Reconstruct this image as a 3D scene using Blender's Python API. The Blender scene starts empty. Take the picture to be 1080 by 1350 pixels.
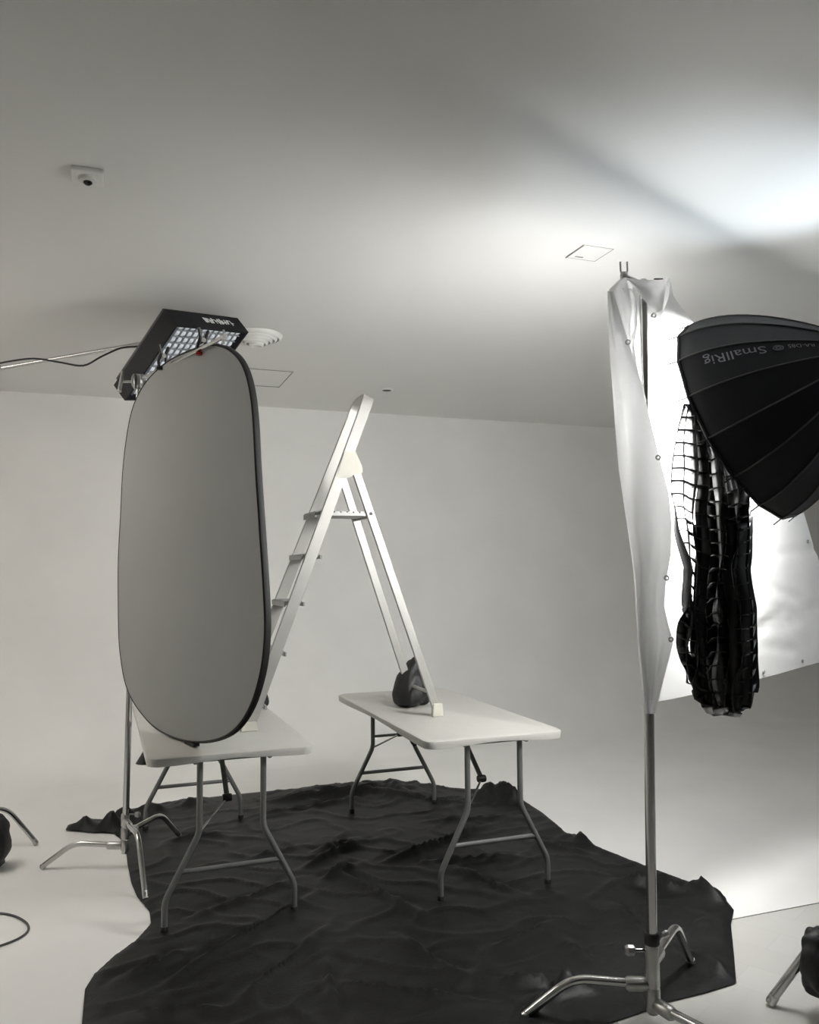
import bpy, math, random
from math import pi, sin, cos, radians
from mathutils import Vector as V, Matrix, noise

S = bpy.context.scene
COL = S.collection
random.seed(7)

# ------------------------------------------------------------------ camera
# the room's axes are the world's axes; the camera is turned 20 degrees to the right of the room
YAW = radians(20)
CY, SY = cos(YAW), sin(YAW)
CAM_H, PITCH, ROLL, FPX = 1.525, 0.0689, -0.0077, 1081.0
def room(X, Y, Z=0.0):                     # camera-aligned metres -> room metres
    return V((X*CY + Y*SY, -X*SY + Y*CY, Z))
_fw = V((0, cos(PITCH), sin(PITCH))); _up = V((0, -sin(PITCH), cos(PITCH))); _rt = V((1, 0, 0))
_rt, _up = _rt*cos(ROLL) + _up*sin(ROLL), _up*cos(ROLL) - _rt*sin(ROLL)
FW, UP, RT = room(*_fw), room(*_up), room(*_rt)
EYE = V((0, 0, CAM_H))
cd = bpy.data.cameras.new('camera'); cam = bpy.data.objects.new('camera', cd); COL.objects.link(cam)
cd.sensor_fit = 'HORIZONTAL'; cd.sensor_width = 36.0; cd.lens = 36.0*FPX/1080.0
cam.matrix_world = Matrix(((RT.x, UP.x, -FW.x, EYE.x), (RT.y, UP.y, -FW.y, EYE.y), (RT.z, UP.z, -FW.z, EYE.z), (0, 0, 0, 1)))
S.camera = cam

def ray(x, y): return RT*((x-540)/FPX) - UP*((y-675)/FPX) + FW
def FZ(x, y, z=0.0):                       # pixel -> point on a level plane
    d = ray(x, y); return EYE + d*((z-CAM_H)/d.z)
CF = room(0, 1, 0)
def FD(x, y, Y):                           # pixel -> point at level distance Y from the camera
    d = ray(x, y); return EYE + d*(Y/d.dot(CF))
def FP(x, y, p, n):                        # pixel -> point on a plane
    d = ray(x, y); return EYE + d*((p-EYE).dot(n)/d.dot(n))
def proj(P):
    v = P-EYE; d = v.dot(FW); return 540+FPX*v.dot(RT)/d, 675-FPX*v.dot(UP)/d

# ------------------------------------------------------------------ light and exposure
SOFTBOX_EMIT = 78.0                      # radiance of the softbox's front diffuser
BEAM_W, BEAM_SPREAD = 15.0, 120.0       # the lamp's forward beam through that diffuser
UPLIGHT_W, BULB_W = 95.0, 7.0            # cool lamp at the right: its upward beam and its bare bulb
FILL_EMIT = 8.2                       # added warm fill panel, out of view at the left
S.view_settings.view_transform = 'Standard'; S.view_settings.look = 'None'
S.view_settings.gamma = 1.0; S.view_settings.use_curve_mapping = False
S.view_settings.exposure = 0.36
w = bpy.data.worlds.new('world'); S.world = w; w.use_nodes = True
w.node_tree.nodes['Background'].inputs[0].default_value = (.5, .5, .5, 1)
w.node_tree.nodes['Background'].inputs[1].default_value = 0.05
try:
    S.cycles.max_bounces = 16; S.cycles.diffuse_bounces = 10; S.cycles.transmission_bounces = 8
    S.cycles.use_denoising = True
except Exception: pass

# ------------------------------------------------------------------ materials
def mat(name, col, rough=.5, metal=0.0, var=0.0, scale=8.0, bump=0.0, bscale=60.0, spec=.5, sheen=0.0, emit=None):
    m = bpy.data.materials.new(name); m.use_nodes = True
    nt = m.node_tree; b = nt.nodes['Principled BSDF']
    b.inputs['Base Color'].default_value = (*col, 1); b.inputs['Roughness'].default_value = rough
    b.inputs['Metallic'].default_value = metal; b.inputs['Specular IOR Level'].default_value = spec
    if sheen: b.inputs['Sheen Weight'].default_value = sheen
    tc = nt.nodes.new('ShaderNodeTexCoord')
    if var:
        n = nt.nodes.new('ShaderNodeTexNoise'); n.inputs['Scale'].default_value = scale; n.inputs['Detail'].default_value = 4
        nt.links.new(tc.outputs['Object'], n.inputs['Vector'])
        r = nt.nodes.new('ShaderNodeValToRGB')
        r.color_ramp.elements[0].position = .3; r.color_ramp.elements[1].position = .7
        r.color_ramp.elements[0].color = (*[max(0, c*(1-var)) for c in col], 1)
        r.color_ramp.elements[1].color = (*[min(1, c*(1+var)) for c in col], 1)
        nt.links.new(n.outputs['Fac'], r.inputs['Fac']); nt.links.new(r.outputs['Color'], b.inputs['Base Color'])
    if bump:
        n2 = nt.nodes.new('ShaderNodeTexNoise'); n2.inputs['Scale'].default_value = bscale; n2.inputs['Detail'].default_value = 3
        nt.links.new(tc.outputs['Object'], n2.inputs['Vector'])
        bp = nt.nodes.new('ShaderNodeBump'); bp.inputs['Strength'].default_value = bump; bp.inputs['Distance'].default_value = .01
        nt.links.new(n2.outputs['Fac'], bp.inputs['Height']); nt.links.new(bp.outputs['Normal'], b.inputs['Normal'])
    if emit:
        b.inputs['Emission Color'].default_value = (*emit[0], 1); b.inputs['Emission Strength'].default_value = emit[1]
    return m
M = {}
M['paint'] = mat('white matte paint', (.74, .738, .724), .85, var=.015, scale=1.3, spec=.2)
M['frontwall'] = mat('dark grey studio paint', (.16, .16, .16), .85, var=.03, scale=1.3, spec=.2)
M['ceil'] = mat('white ceiling paint', (.77, .767, .752), .9, var=.012, scale=1.1, spec=.15)
M['cyc'] = mat('painted cove', (.90, .896, .88), .8, var=.03, scale=1.6, spec=.2)
M['joint'] = mat('grey ceiling joint', (.30, .30, .29), .9)
M['seam'] = mat('dark joint', (.10, .10, .10), .9)
M['plastic'] = mat('white moulded plastic', (.57, .562, .53), .42, var=.015, scale=20, bump=.06, bscale=220)
M['plasticdark'] = mat('black plastic', (.012, .012, .012), .45, var=.1)
M['tablesteel'] = mat('grey coated steel tube', (.20, .205, .20), .42, metal=.35, var=.06, scale=14)
M['chrome'] = mat('chromed steel', (.56, .56, .55), .16, metal=1.0, var=.05, scale=10)
M['dullchrome'] = mat('brushed cast metal', (.52, .52, .51), .33, metal=1.0, var=.1, scale=22)
M['alu'] = mat('anodised aluminium', (.47, .465, .445), .42, metal=.5, var=.05, scale=9)
M['aludark'] = mat('ribbed aluminium tread', (.42, .42, .41), .5, metal=.6, var=.08, scale=18)
M['cream'] = mat('cream plastic', (.60, .59, .52), .5, var=.03)
M['rubber'] = mat('black rubber', (.010, .010, .010), .6, var=.1)
M['blackcloth'] = mat('black backdrop cloth', (.0046, .0053, .0054), .52, var=.3, scale=2.2, bump=.12, bscale=90, spec=.35)
M['bagcloth'] = mat('black nylon', (.011, .0115, .012), .55, var=.2, scale=14, bump=.25, bscale=40)
M['boxcloth'] = mat('black softbox cloth', (.006, .006, .008), .62, var=.15, scale=6, spec=.3)
M['piping'] = mat('grey seam piping', (.055, .055, .05), .6, var=.1)
M['print'] = mat('pale printed lettering', (.22, .22, .25), .6, var=.02)
M['printwhite'] = mat('white printed lettering', (.72, .73, .72), .6, var=.02)
M['netcloth'] = mat('black grid webbing', (.006, .0065, .007), .38, var=.15, scale=20)
M['greycloth'] = mat('white reflector fabric', (.35, .355, .345), .75, var=.02, scale=3, spec=.2)
M['red'] = mat('red plastic', (.5, .03, .02), .45, var=.05)
M['white'] = mat('white enamel', (.80, .80, .78), .5, var=.01)
M['cable'] = mat('black cable rubber', (.02, .02, .02), .5, var=.1)
M['greycable'] = mat('grey cable rubber', (.07, .07, .07), .5, var=.1)
M['lens'] = mat('dark lens', (.01, .01, .01), .15, var=.1)
M['quilt'] = mat('grey diffusion fabric', (.62, .65, .68), .35, var=.05, scale=30, emit=((.80, .88, 1.0), .13))
M['tube'] = mat('glowing fill diffuser', (.85, .85, .85), .6, var=.01, emit=((1.0, .93, .85), FILL_EMIT))  # glowing face of the added fill panel
M['slat'] = mat('grey grid webbing', (.32, .33, .34), .5, var=.05)
M['lamp'] = mat('lit diffuser', (.85, .85, .85), .6, var=.01, emit=((1.0, .99, .96), SOFTBOX_EMIT))

def floor_mat():
    m = mat('pale vinyl floor', (.66, .65, .625), .5, var=.03, scale=2.5)
    nt = m.node_tree; b = nt.nodes['Principled BSDF']
    tc = nt.nodes.new('ShaderNodeTexCoord'); mp = nt.nodes.new('ShaderNodeMapping'); mp.inputs['Rotation'].default_value = (0, 0, radians(62))
    br = nt.nodes.new('ShaderNodeTexBrick'); br.inputs['Scale'].default_value = 1.0
    br.inputs['Brick Width'].default_value = 1.2; br.inputs['Row Height'].default_value = .18; br.inputs['Mortar Size'].default_value = .0015
    br.inputs['Color1'].default_value = (.67, .66, .635, 1); br.inputs['Color2'].default_value = (.64, .63, .605, 1); br.inputs['Mortar'].default_value = (.60, .59, .57, 1)
    nt.links.new(tc.outputs['Object'], mp.inputs[0]); nt.links.new(mp.outputs[0], br.inputs['Vector'])
    nt.links.new(br.outputs['Color'], b.inputs['Base Color'])
    return m
M['vinyl'] = floor_mat()

def sheet_mat(name, tr, sheer):
    m = bpy.data.materials.new(name); m.use_nodes = True; nt = m.node_tree
    out = nt.nodes['Material Output']; nt.nodes.remove(nt.nodes['Principled BSDF'])
    d = nt.nodes.new('ShaderNodeBsdfDiffuse'); t = nt.nodes.new('ShaderNodeBsdfTranslucent'); x = nt.nodes.new('ShaderNodeMixShader')
    tc = nt.nodes.new('ShaderNodeTexCoord'); n = nt.nodes.new('ShaderNodeTexNoise'); n.inputs['Scale'].default_value = 5; n.inputs['Detail'].default_value = 4
    nt.links.new(tc.outputs['Object'], n.inputs['Vector'])
    r = nt.nodes.new('ShaderNodeValToRGB'); r.color_ramp.elements[0].color = (.86, .865, .87, 1); r.color_ramp.elements[1].color = (.91, .915, .92, 1)
    nt.links.new(n.outputs['Fac'], r.inputs['Fac'])
    for s in (d, t): nt.links.new(r.outputs['Color'], s.inputs['Color'])
    bp = nt.nodes.new('ShaderNodeBump'); bp.inputs['Strength'].default_value = .35; bp.inputs['Distance'].default_value = .02
    nt.links.new(n.outputs['Fac'], bp.inputs['Height']); nt.links.new(bp.outputs['Normal'], d.inputs['Normal'])
    x.inputs[0].default_value = tr
    tp = nt.nodes.new('ShaderNodeBsdfTransparent'); x2 = nt.nodes.new('ShaderNodeMixShader'); x2.inputs[0].default_value = sheer
    nt.links.new(d.outputs[0], x.inputs[1]); nt.links.new(t.outputs[0], x.inputs[2])
    nt.links.new(x.outputs[0], x2.inputs[1]); nt.links.new(tp.outputs[0], x2.inputs[2]); nt.links.new(x2.outputs[0], out.inputs['Surface'])
    return m
M['sheet'] = sheet_mat('white diffusion cloth', .32, .22)
M['folded'] = sheet_mat('white diffusion cloth in layers', .28, .0)

# ------------------------------------------------------------------ mesh helpers
def frame_for(t, ref=None):
    t = t.normalized(); a = ref if ref is not None else (V((0, 0, 1)) if abs(t.z) < .9 else V((1, 0, 0)))
    u = a.cross(t)
    if u.length < 1e-6: u = V((0, 1, 0)).cross(t)
    u.normalize(); return u, t.cross(u)
def fillet(path, rad, n=5):
    path = [V(p) for p in path]; out = [path[0]]
    for i in range(1, len(path)-1):
        p = path[i]; a = (path[i-1]-p); b = (path[i+1]-p)
        r = min(rad, a.length*.45, b.length*.45); a = p+a.normalized()*r; b = p+b.normalized()*r
        for k in range(n+1):
            t = k/n; out.append(a*(1-t)**2+p*2*t*(1-t)+b*t*t)
    out.append(path[-1]); return out
def smooth(path, n=6):                     # Catmull-Rom
    P = [V(p) for p in path]; P = [P[0]*2-P[1]]+P+[P[-1]*2-P[-2]]; out = []
    for i in range(1, len(P)-2):
        for k in range(n):
            t = k/n; a, b, c, d = P[i-1:i+3]
            out.append(.5*((2*b)+(c-a)*t+(2*a-5*b+4*c-d)*t*t+(3*b-a-3*c+d)*t**3))
    out.append(P[-2]); return out
def interp(tab, y):                        # piecewise linear through (y, x) pairs
    if y <= tab[0][0]: return tab[0][1]
    for (a, b), (c, d) in zip(tab, tab[1:]):
        if y <= c: return b+(d-b)*(y-a)/(c-a)
    return tab[-1][1]

class MB:
    def __init__(s): s.v = []; s.f = []
    def add(s, vs, fs):
        o = len(s.v); s.v += [V(x) for x in vs]; s.f += [tuple(i+o for i in f) for f in fs]; return s
    def box(s, c, size, mtx=None, taper=1.0):
        x, y, z = [q/2 for q in size]; c = V(c)
        vs = [V((sx*x*(taper if sz > 0 else 1), sy*y*(taper if sz > 0 else 1), sz*z)) for sz in (-1, 1) for sy in (-1, 1) for sx in (-1, 1)]
        if mtx is not None: vs = [mtx @ q for q in vs]
        return s.add([c+q for q in vs], [(0, 2, 3, 1), (4, 5, 7, 6), (0, 1, 5, 4), (2, 6, 7, 3), (0, 4, 6, 2), (1, 3, 7, 5)])
    def bar(s, a, b, wx, wy, ref=None):    # rectangular bar from a to b
        a, b = V(a), V(b); u, w_ = frame_for(b-a, ref)
        vs = [p+u*(sx*wx/2)+w_*(sy*wy/2) for p in (a, b) for sx, sy in ((-1, -1), (1, -1), (1, 1), (-1, 1))]
        return s.add(vs, [(3, 2, 1, 0), (4, 5, 6, 7)]+[(i, (i+1) % 4, (i+1) % 4+4, i+4) for i in range(4)])
    def tube(s, path, r, n=10, flat=None):
        path = [V(p) for p in path]; m = len(path)
        rr = r if isinstance(r, (list, tuple)) else [r]*m
        vs = []; u = None
        for i, p in enumerate(path):
            t = (path[min(i+1, m-1)]-path[max(i-1, 0)]).normalized()
            if u is None: u, w_ = frame_for(t)
            else:
                u = (u-t*u.dot(t)); u = u.normalized() if u.length > 1e-6 else frame_for(t)[0]; w_ = t.cross(u)
            for k in range(n):
                a = 2*pi*k/n; vs.append(p+(u*cos(a)+w_*sin(a)*(flat or 1))*rr[i])
        fs = [(i*n+k, i*n+(k+1) % n, (i+1)*n+(k+1) % n, (i+1)*n+k) for i in range(m-1) for k in range(n)]
        fs += [tuple(range(n-1, -1, -1)), tuple((m-1)*n+k for k in range(n))]
        return s.add(vs, fs)
    def lathe(s, prof, c=(0, 0, 0), ax=(0, 0, 1), n=20, cap=True):   # prof: (radius, height)
        c, ax = V(c), V(ax).normalized(); u, w_ = frame_for(ax); m = len(prof)
        vs = [c+ax*h+(u*cos(2*pi*k/n)+w_*sin(2*pi*k/n))*r for r, h in prof for k in range(n)]
        fs = [(i*n+k, i*n+(k+1) % n, (i+1)*n+(k+1) % n, (i+1)*n+k) for i in range(m-1) for k in range(n)]
        if cap: fs += [tuple(range(n-1, -1, -1)), tuple((m-1)*n+k for k in range(n))]
        return s.add(vs, fs)
    def grid(s, fn, nu, nv, closed=False):
        vs = [fn(i/nu, j/nv) for j in range(nv+1) for i in range(nu+(0 if closed else 1))]
        W = nu if closed else nu+1
        fs = [(j*W+i, j*W+(i+1) % W, (j+1)*W+(i+1) % W, (j+1)*W+i) for j in range(nv) for i in range(nu)]
        return s.add(vs, fs)
    def mesh(s, name, off=V((0, 0, 0)), smooth_=True, angle=35):
        me = bpy.data.meshes.new(name); me.from_pydata([tuple(q-off) for q in s.v], [], s.f); me.validate(); me.update()
        if smooth_:
            me.polygons.foreach_set('use_smooth', [True]*len(me.polygons))
            try: me.set_sharp_from_angle(angle=radians(angle))
            except Exception: pass
        return me
    def build(s, name, m, parent=None, bevel=0.0, thick=0.0, smooth_=True, angle=35, local=False):
        off = V((0, 0, 0))
        if parent is not None and not local:
            q = parent
            while q is not None: off = off+q.location; q = q.parent
        own = V((0, 0, 0))
        if parent is None and not local and s.v:        # origin at the base of a one-mesh thing
            lo = V([min(q[i] for q in s.v) for i in range(3)]); hi = V([max(q[i] for q in s.v) for i in range(3)])
            own = V(((lo.x+hi.x)/2, (lo.y+hi.y)/2, lo.z)); off = own
        o = bpy.data.objects.new(name, s.mesh(name, off, smooth_, angle)); COL.objects.link(o)
        o.data.materials.append(m); o.location = own
        if parent is not None: o.parent = parent
        if bevel:
            b = o.modifiers.new('bevel', 'BEVEL'); b.width = bevel; b.segments = 2; b.limit_method = 'ANGLE'; b.angle_limit = radians(40)
        if thick:
            t = o.modifiers.new('thickness', 'SOLIDIFY'); t.thickness = thick; t.offset = 0
        return o

def tag(o, label, cat, group=None):
    o['label'] = label; o['category'] = cat
    if group: o['group'] = group
    return o
def thing(name, label, cat, loc, rz=0, group=None):
    o = bpy.data.objects.new(name, None); COL.objects.link(o); o.empty_display_size = .1
    o.location = loc; o.rotation_euler = (0, 0, rz); return tag(o, label, cat, group)
def struct(o): o['kind'] = 'structure'; return o
def copy_tree(o, parent=None):
    c = o.copy(); COL.objects.link(c); c.parent = parent
    for ch in list(o.children): copy_tree(ch, c)
    return c

# ------------------------------------------------------------------ the setting
CEIL, BACK, SEAM_Y = 3.0, 7.36, 2.973
XL, XR, YR = -1.75, 8.9, -3.2
mb = MB(); mb.box(((XL+XR)/2, (YR+SEAM_Y-.004)/2, -.052), (XR-XL, SEAM_Y-.004-YR, .1)); struct(mb.build('floor', M['vinyl'], smooth_=False))
RC = .95
mb = MB(); mb.box(((XL+XR)/2, (SEAM_Y+BACK-RC)/2, -.05), (XR-XL, BACK-RC-SEAM_Y, .1)); struct(mb.build('floor_cove', M['cyc'], smooth_=False))
prof = [(BACK-RC+RC*sin(a), RC-RC*cos(a)) for a in [k*pi/2/18 for k in range(19)]]
prof += [(BACK, z) for z in (1.4, 1.9, 2.4, CEIL)] 
mb = MB(); xs = [XL+(XR-XL)*k/8 for k in range(9)]
mb.grid(lambda u, v: V((XL+(XR-XL)*u, *prof[round(v*(len(prof)-1))])), 8, len(prof)-1)
struct(mb.build('wall_back', M['cyc'], angle=50))
mb = MB(); mb.box(((XL+XR)/2, (YR+BACK)/2, CEIL+.05), (XR-XL, BACK-YR, .1)); struct(mb.build('ceiling', M['ceil'], smooth_=False))
mb = MB(); mb.box((XL-.05, (YR+BACK)/2, CEIL/2), (.1, BACK-YR, CEIL)); struct(mb.build('wall_left', M['paint'], smooth_=False))
mb = MB(); mb.box((XR+.05, (YR+BACK)/2, CEIL/2), (.1, BACK-YR, CEIL)); struct(mb.build('wall_right', M['paint'], smooth_=False))
mb = MB(); mb.box(((XL+XR)/2, YR-.05, CEIL/2), (XR-XL, .1, CEIL)); struct(mb.build('wall_front', M['frontwall'], smooth_=False))
mb = MB(); mb.box(((XL+XR)/2, SEAM_Y-.002, -.03), (XR-XL, .007, .056)); struct(mb.build('trim_1', M['seam'], smooth_=False))

# added fill: unseen warm panel under the ceiling, brightens the cove's left side
for k, (x, y) in enumerate(((-1.4, 4.7),)):
    cl_ = thing('fill_panel', 'added oblong warm fill panel under the ceiling, unseen beyond the left edge', 'ceiling light', V((x, y, CEIL)), 0)
    for a, b, sx, sy in ((0, .61, .64, .02), (0, -.61, .64, .02), (.31, 0, .02, 1.2), (-.31, 0, .02, 1.2)):
        MB().box((x+a, y+b, CEIL-.03), (sx, sy, .06)).build('frame', M['white'], cl_, smooth_=False)
    MB().box((x, y, CEIL-.045), (.6, 1.2, .01)).build('diffuser', M['tube'], cl_, smooth_=False)

# ceiling fittings ---------------------------------------------------
p = FZ(368, 510, CEIL); q = FZ(389, 490, CEIL)
lh = (q-p).length; dx = V((-1, 0, 0)); dy = V((0, -1, 0))
th = thing('ceiling_hatch', 'flush square access hatch in the ceiling beyond the round air diffuser', 'access hatch', V((p.x-lh/2, p.y-lh/2, CEIL)))
cs = [V((p.x, p.y, CEIL)), V((p.x-lh, p.y, CEIL)), V((p.x-lh, p.y-lh, CEIL)), V((p.x, p.y-lh, CEIL))]
for a, b in zip(cs, cs[1:]+cs[:1]): MB().bar(a-V((0, 0, .001)), b-V((0, 0, .001)), .002, .010, V((0, 0, 1))).build('joint', M['joint'], th)
MB().box((p.x-lh/2, p.y-lh/2, CEIL-.002), (lh-.03, lh-.03, .004)).build('lid', M['ceil'], th)
p2 = FZ(746, 339, CEIL); q2 = FZ(759, 330, CEIL); l2 = .16
th = thing('ceiling_hatch', 'small ceiling hatch with a tiny printed tag above the white diffusion cloth', 'access hatch', V((p2.x+l2/2, p2.y-l2/2, CEIL)))
cs = [V((p2.x, p2.y, CEIL)), V((p2.x+l2, p2.y, CEIL)), V((p2.x+l2, p2.y-l2, CEIL)), V((p2.x, p2.y-l2, CEIL))]
for i, (a, b) in enumerate(zip(cs, cs[1:]+cs[:1])): MB().bar(a-V((0, 0, .001)), b-V((0, 0, .001)), .002, .010 if i == 3 else .0015, V((0, 0, 1))).build('joint', M['joint'], th)
MB().box((p2.x+l2/2, p2.y-l2/2, CEIL-.0015), (l2-.012, l2-.012, .003)).build('lid', M['ceil'], th)
pt = FZ(764, 338, CEIL)
for k in range(4): MB().box((pt.x-.018+k*.011, pt.y, CEIL-.0035), (.008, .012, .001)).build('printed_tag', M['tablesteel'], th)
# sensor plate
ps = FZ(116, 229, CEIL)
th = thing('ceiling_sensor', 'small square white sensor box with a dark lens on the ceiling', 'sensor', V((ps.x, ps.y, CEIL)), 0)
mb = MB(); mb.box((ps.x, ps.y, CEIL-.009), (.115, .115, .018)); mb.build('housing', M['white'], th, bevel=.006, smooth_=False)
mb = MB(); mb.lathe([(.034, 0), (.034, -.006), (.03, -.012), (.02, -.014)], (ps.x, ps.y, CEIL-.018), n=24); mb.build('bezel', M['ceil'], th)
mb = MB(); mb.lathe([(.016, 0), (.016, -.006), (.009, -.012), (.001, -.014)], (ps.x, ps.y, CEIL-.031), n=18); mb.build('lens', M['lens'], th)
# round air diffuser: concentric louvre rings
pv = FZ(338, 441, CEIL)
th = thing('air_diffuser', 'round white louvred air diffuser set in the ceiling behind the black light panel', 'air vent', V((pv.x, pv.y, CEIL)))
for k, r in enumerate((.16, .132, .105, .078, .05)):
    mb = MB(); d = .020+.012*k
    mb.lathe([(r, 0), (r+.004, -.004), (r-.004, -d), (r-.016, -d-.008), (r-.019, -d-.006), (r-.006, 0)], (pv.x, pv.y, CEIL-.001), n=40, cap=False)
    mb.build('louvre_ring', M['white'], th)
mb = MB(); mb.lathe([(.028, -.04), (.03, -.05), (.012, -.056)], (pv.x, pv.y, CEIL), n=24); mb.build('hub', M['white'], th)
mb = MB(); mb.lathe([(.012, 0), (.012, -.05)], (pv.x, pv.y, CEIL), n=10); mb.build('stem', M['white'], th)
# small flush lamp cover
pf = FZ(510, 513, CEIL)
th = thing('flush_downlight', 'tiny flush round fitting in the ceiling above the top of the ladder', 'ceiling light', V((pf.x, pf.y, CEIL)))
mb = MB(); mb.lathe([(.055, 0), (.055, -.006), (.045, -.012), (.04, -.012)], (pf.x, pf.y, CEIL), n=24); mb.build('trim_ring', M['white'], th)
mb = MB(); mb.lathe([(.038, -.012), (.03, -.014), (.004, -.015)], (pf.x, pf.y, CEIL), n=20); mb.build('cover', M['seam'], th)

# ------------------------------------------------------------------ folding tables
TL, TW, TH = 1.56, .72, .74
def rrect(hx, hy, r, n=6):
    out = []
    for cx, cy, a0 in ((hx-r, hy-r, 0), (-hx+r, hy-r, pi/2), (-hx+r, -hy+r, pi), (hx-r, -hy+r, 3*pi/2)):
        for k in range(n+1):
            a = a0+k*pi/2/n; out.append((cx+r*cos(a), cy+r*sin(a)))
    return out
def dense(poly, step=.06):
    out = []
    for (x0, y0), (x1, y1) in zip(poly, poly[1:]+poly[:1]):
        m = max(1, int(math.hypot(x1-x0, y1-y0)/step))
        out += [(x0+(x1-x0)*k/m, y0+(y1-y0)*k/m) for k in range(m)]
    return out
def make_table(name, label, loc, rz):
    t = thing(name, label, 'table', loc, rz)
    hx, hy = TW/2, TL/2
    P = dense(rrect(hx, hy, .055))
    def lip(x, y):                          # the skirt is deep at the corners and shallow mid-side
        e = min(1, max(abs(x)/hx if abs(y) > hy-.08 else 0, (abs(y)/hy) if abs(x) > hx-.08 else 0))
        return TH-.038+.012*(.5+.5*cos(pi*min(1, e*1.25)))
    rings = [[(x*(1-.010/hx), y*(1-.010/hy), TH) for x, y in P], [(x*(1-.002/hx), y*(1-.002/hy), TH-.004) for x, y in P],
             [(x, y, TH-.011) for x, y in P], [(x*(1-.003/hx), y*(1-.003/hy), lip(x, y)) for x, y in P],
             [(x*(1-.022/hx), y*(1-.022/hy), lip(x, y)+.001) for x, y in P], [(x*(1-.03/hx), y*(1-.03/hy), TH-.022) for x, y in P]]
    mb = MB(); n = len(P)
    vs = [q for r in rings for q in r]
    fs = [tuple(range(n))]+[(i*n+(k+1) % n, i*n+k, (i+1)*n+k, (i+1)*n+(k+1) % n) for i in range(len(rings)-1) for k in range(n)]
    fs.append(tuple((len(rings)-1)*n+k for k in range(n-1, -1, -1)))
    mb.add(vs, fs); mb.build('tabletop', M['plastic'], t, local=True, angle=40)
    for s in (-1, 1):
        MB().tube([(s*.16, -hy+.02, TH-.032), (s*.16, hy-.02, TH-.032)], .012).build('side_rail', M['tablesteel'], t, local=True)
    for e in (-1, 1):
        y = e*(hy-.05)
        for s in (-1, 1):
            path = fillet([(s*.137, y, TH-.025), (s*.137, y, .40), (s*.277, y, .135), (s*.277, y, .018)], .03)
            lg = MB().tube(path, .0135, 12).build('leg', M['tablesteel'], t, local=True)
            MB().lathe([(.015, 0), (.0165, .004), (.0165, .03), (.014, .034)], (s*.277, y, 0), n=12).build('foot_cap', M['rubber'], lg, local=True)
        MB().tube([(-.218, y, .247), (.218, y, .247)], .0105).build('crossbar', M['tablesteel'], t, local=True)
        if e > 0: MB().tube([(-.137, y-.012, .47), (.137, y-.012, .47)], .0085).build('crossbar', M['tablesteel'], t, local=True)
        MB().tube([(-.17, y, TH-.03), (.17, y, TH-.03)], .012).build('pivot_tube', M['tablesteel'], t, local=True)
        # folding brace
        hinge = V((0, y-e*.14, .50))
        b = MB(); b.bar((0, y-e*.42, TH-.035), hinge, .022, .008); b.build('brace', M['tablesteel'], t, local=True)
        for s in (-1,): MB().tube([hinge, (s*.137, y-e*.005, .40)], .005, 8).build('brace_link', M['chrome'], t, local=True)
        MB().lathe([(.016, -.02), (.018, -.012), (.018, .012), (.016, .02)], hinge, (1, 0, 0), 12).build('hinge_knuckle', M['plasticdark'], t, local=True)
        if e > 0:
            MB().tube(smooth([(.12, y-.02, .50), (.10, y-.04, .44), (.125, y-.05, .40), (.15, y-.04, .44), (.135, y-.02, .50)], 5), .006, 8).build('lock_ring', M['plasticdark'], t, local=True)
    MB().tube([(-.17, 0, TH-.03), (.17, 0, TH-.03)], .010).build('pivot_tube', M['tablesteel'], t, local=True)
    return t
make_table('folding_table', 'white folding table carrying the back legs of the ladder and a black sandbag', V((1.715, 3.529+TL/2, 0)), radians(.2))
make_table('folding_table', 'white folding table under the hanging oval reflector', V((.502, 3.650+TL/2, 0)), radians(.8))

# ------------------------------------------------------------------ stepladder across both tables
LAD = thing('stepladder', 'aluminium stepladder standing open with its feet on two folding tables', 'ladder', V((1.14, 4.29, TH)))
F0, F1 = V((.636, 0, TH)), V((1.283, 0, 2.445))
def rail_y(z, side):                        # the ladder is narrower at the top
    k = (z-TH)/(2.44-TH); return (4.085+.055*k) if side < 0 else (4.53-.17*k)
def fr(z, side): k = (z-TH)/(2.445-TH); return V((F0.x+(F1.x-F0.x)*k, rail_y(z, side), z))
RD = (F1-F0).normalized()
for s in (-1, 1):
    mb = MB(); a, b = fr(TH+.03, s), fr(2.37, s); mb.bar(a, b, .058, .024, V((0, 1, 0)))
    # V((0,1,0)) as reference keeps the broad face to the side
    mb.build('front_rail', M['alu'], LAD, bevel=.003, smooth_=False)
    f = fr(TH+.026, s); MB().box((f.x, f.y, TH+.024), (.085, .034, .048), taper=.8).build('foot_cap', M['cream'], LAD, bevel=.005, smooth_=False)
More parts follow.
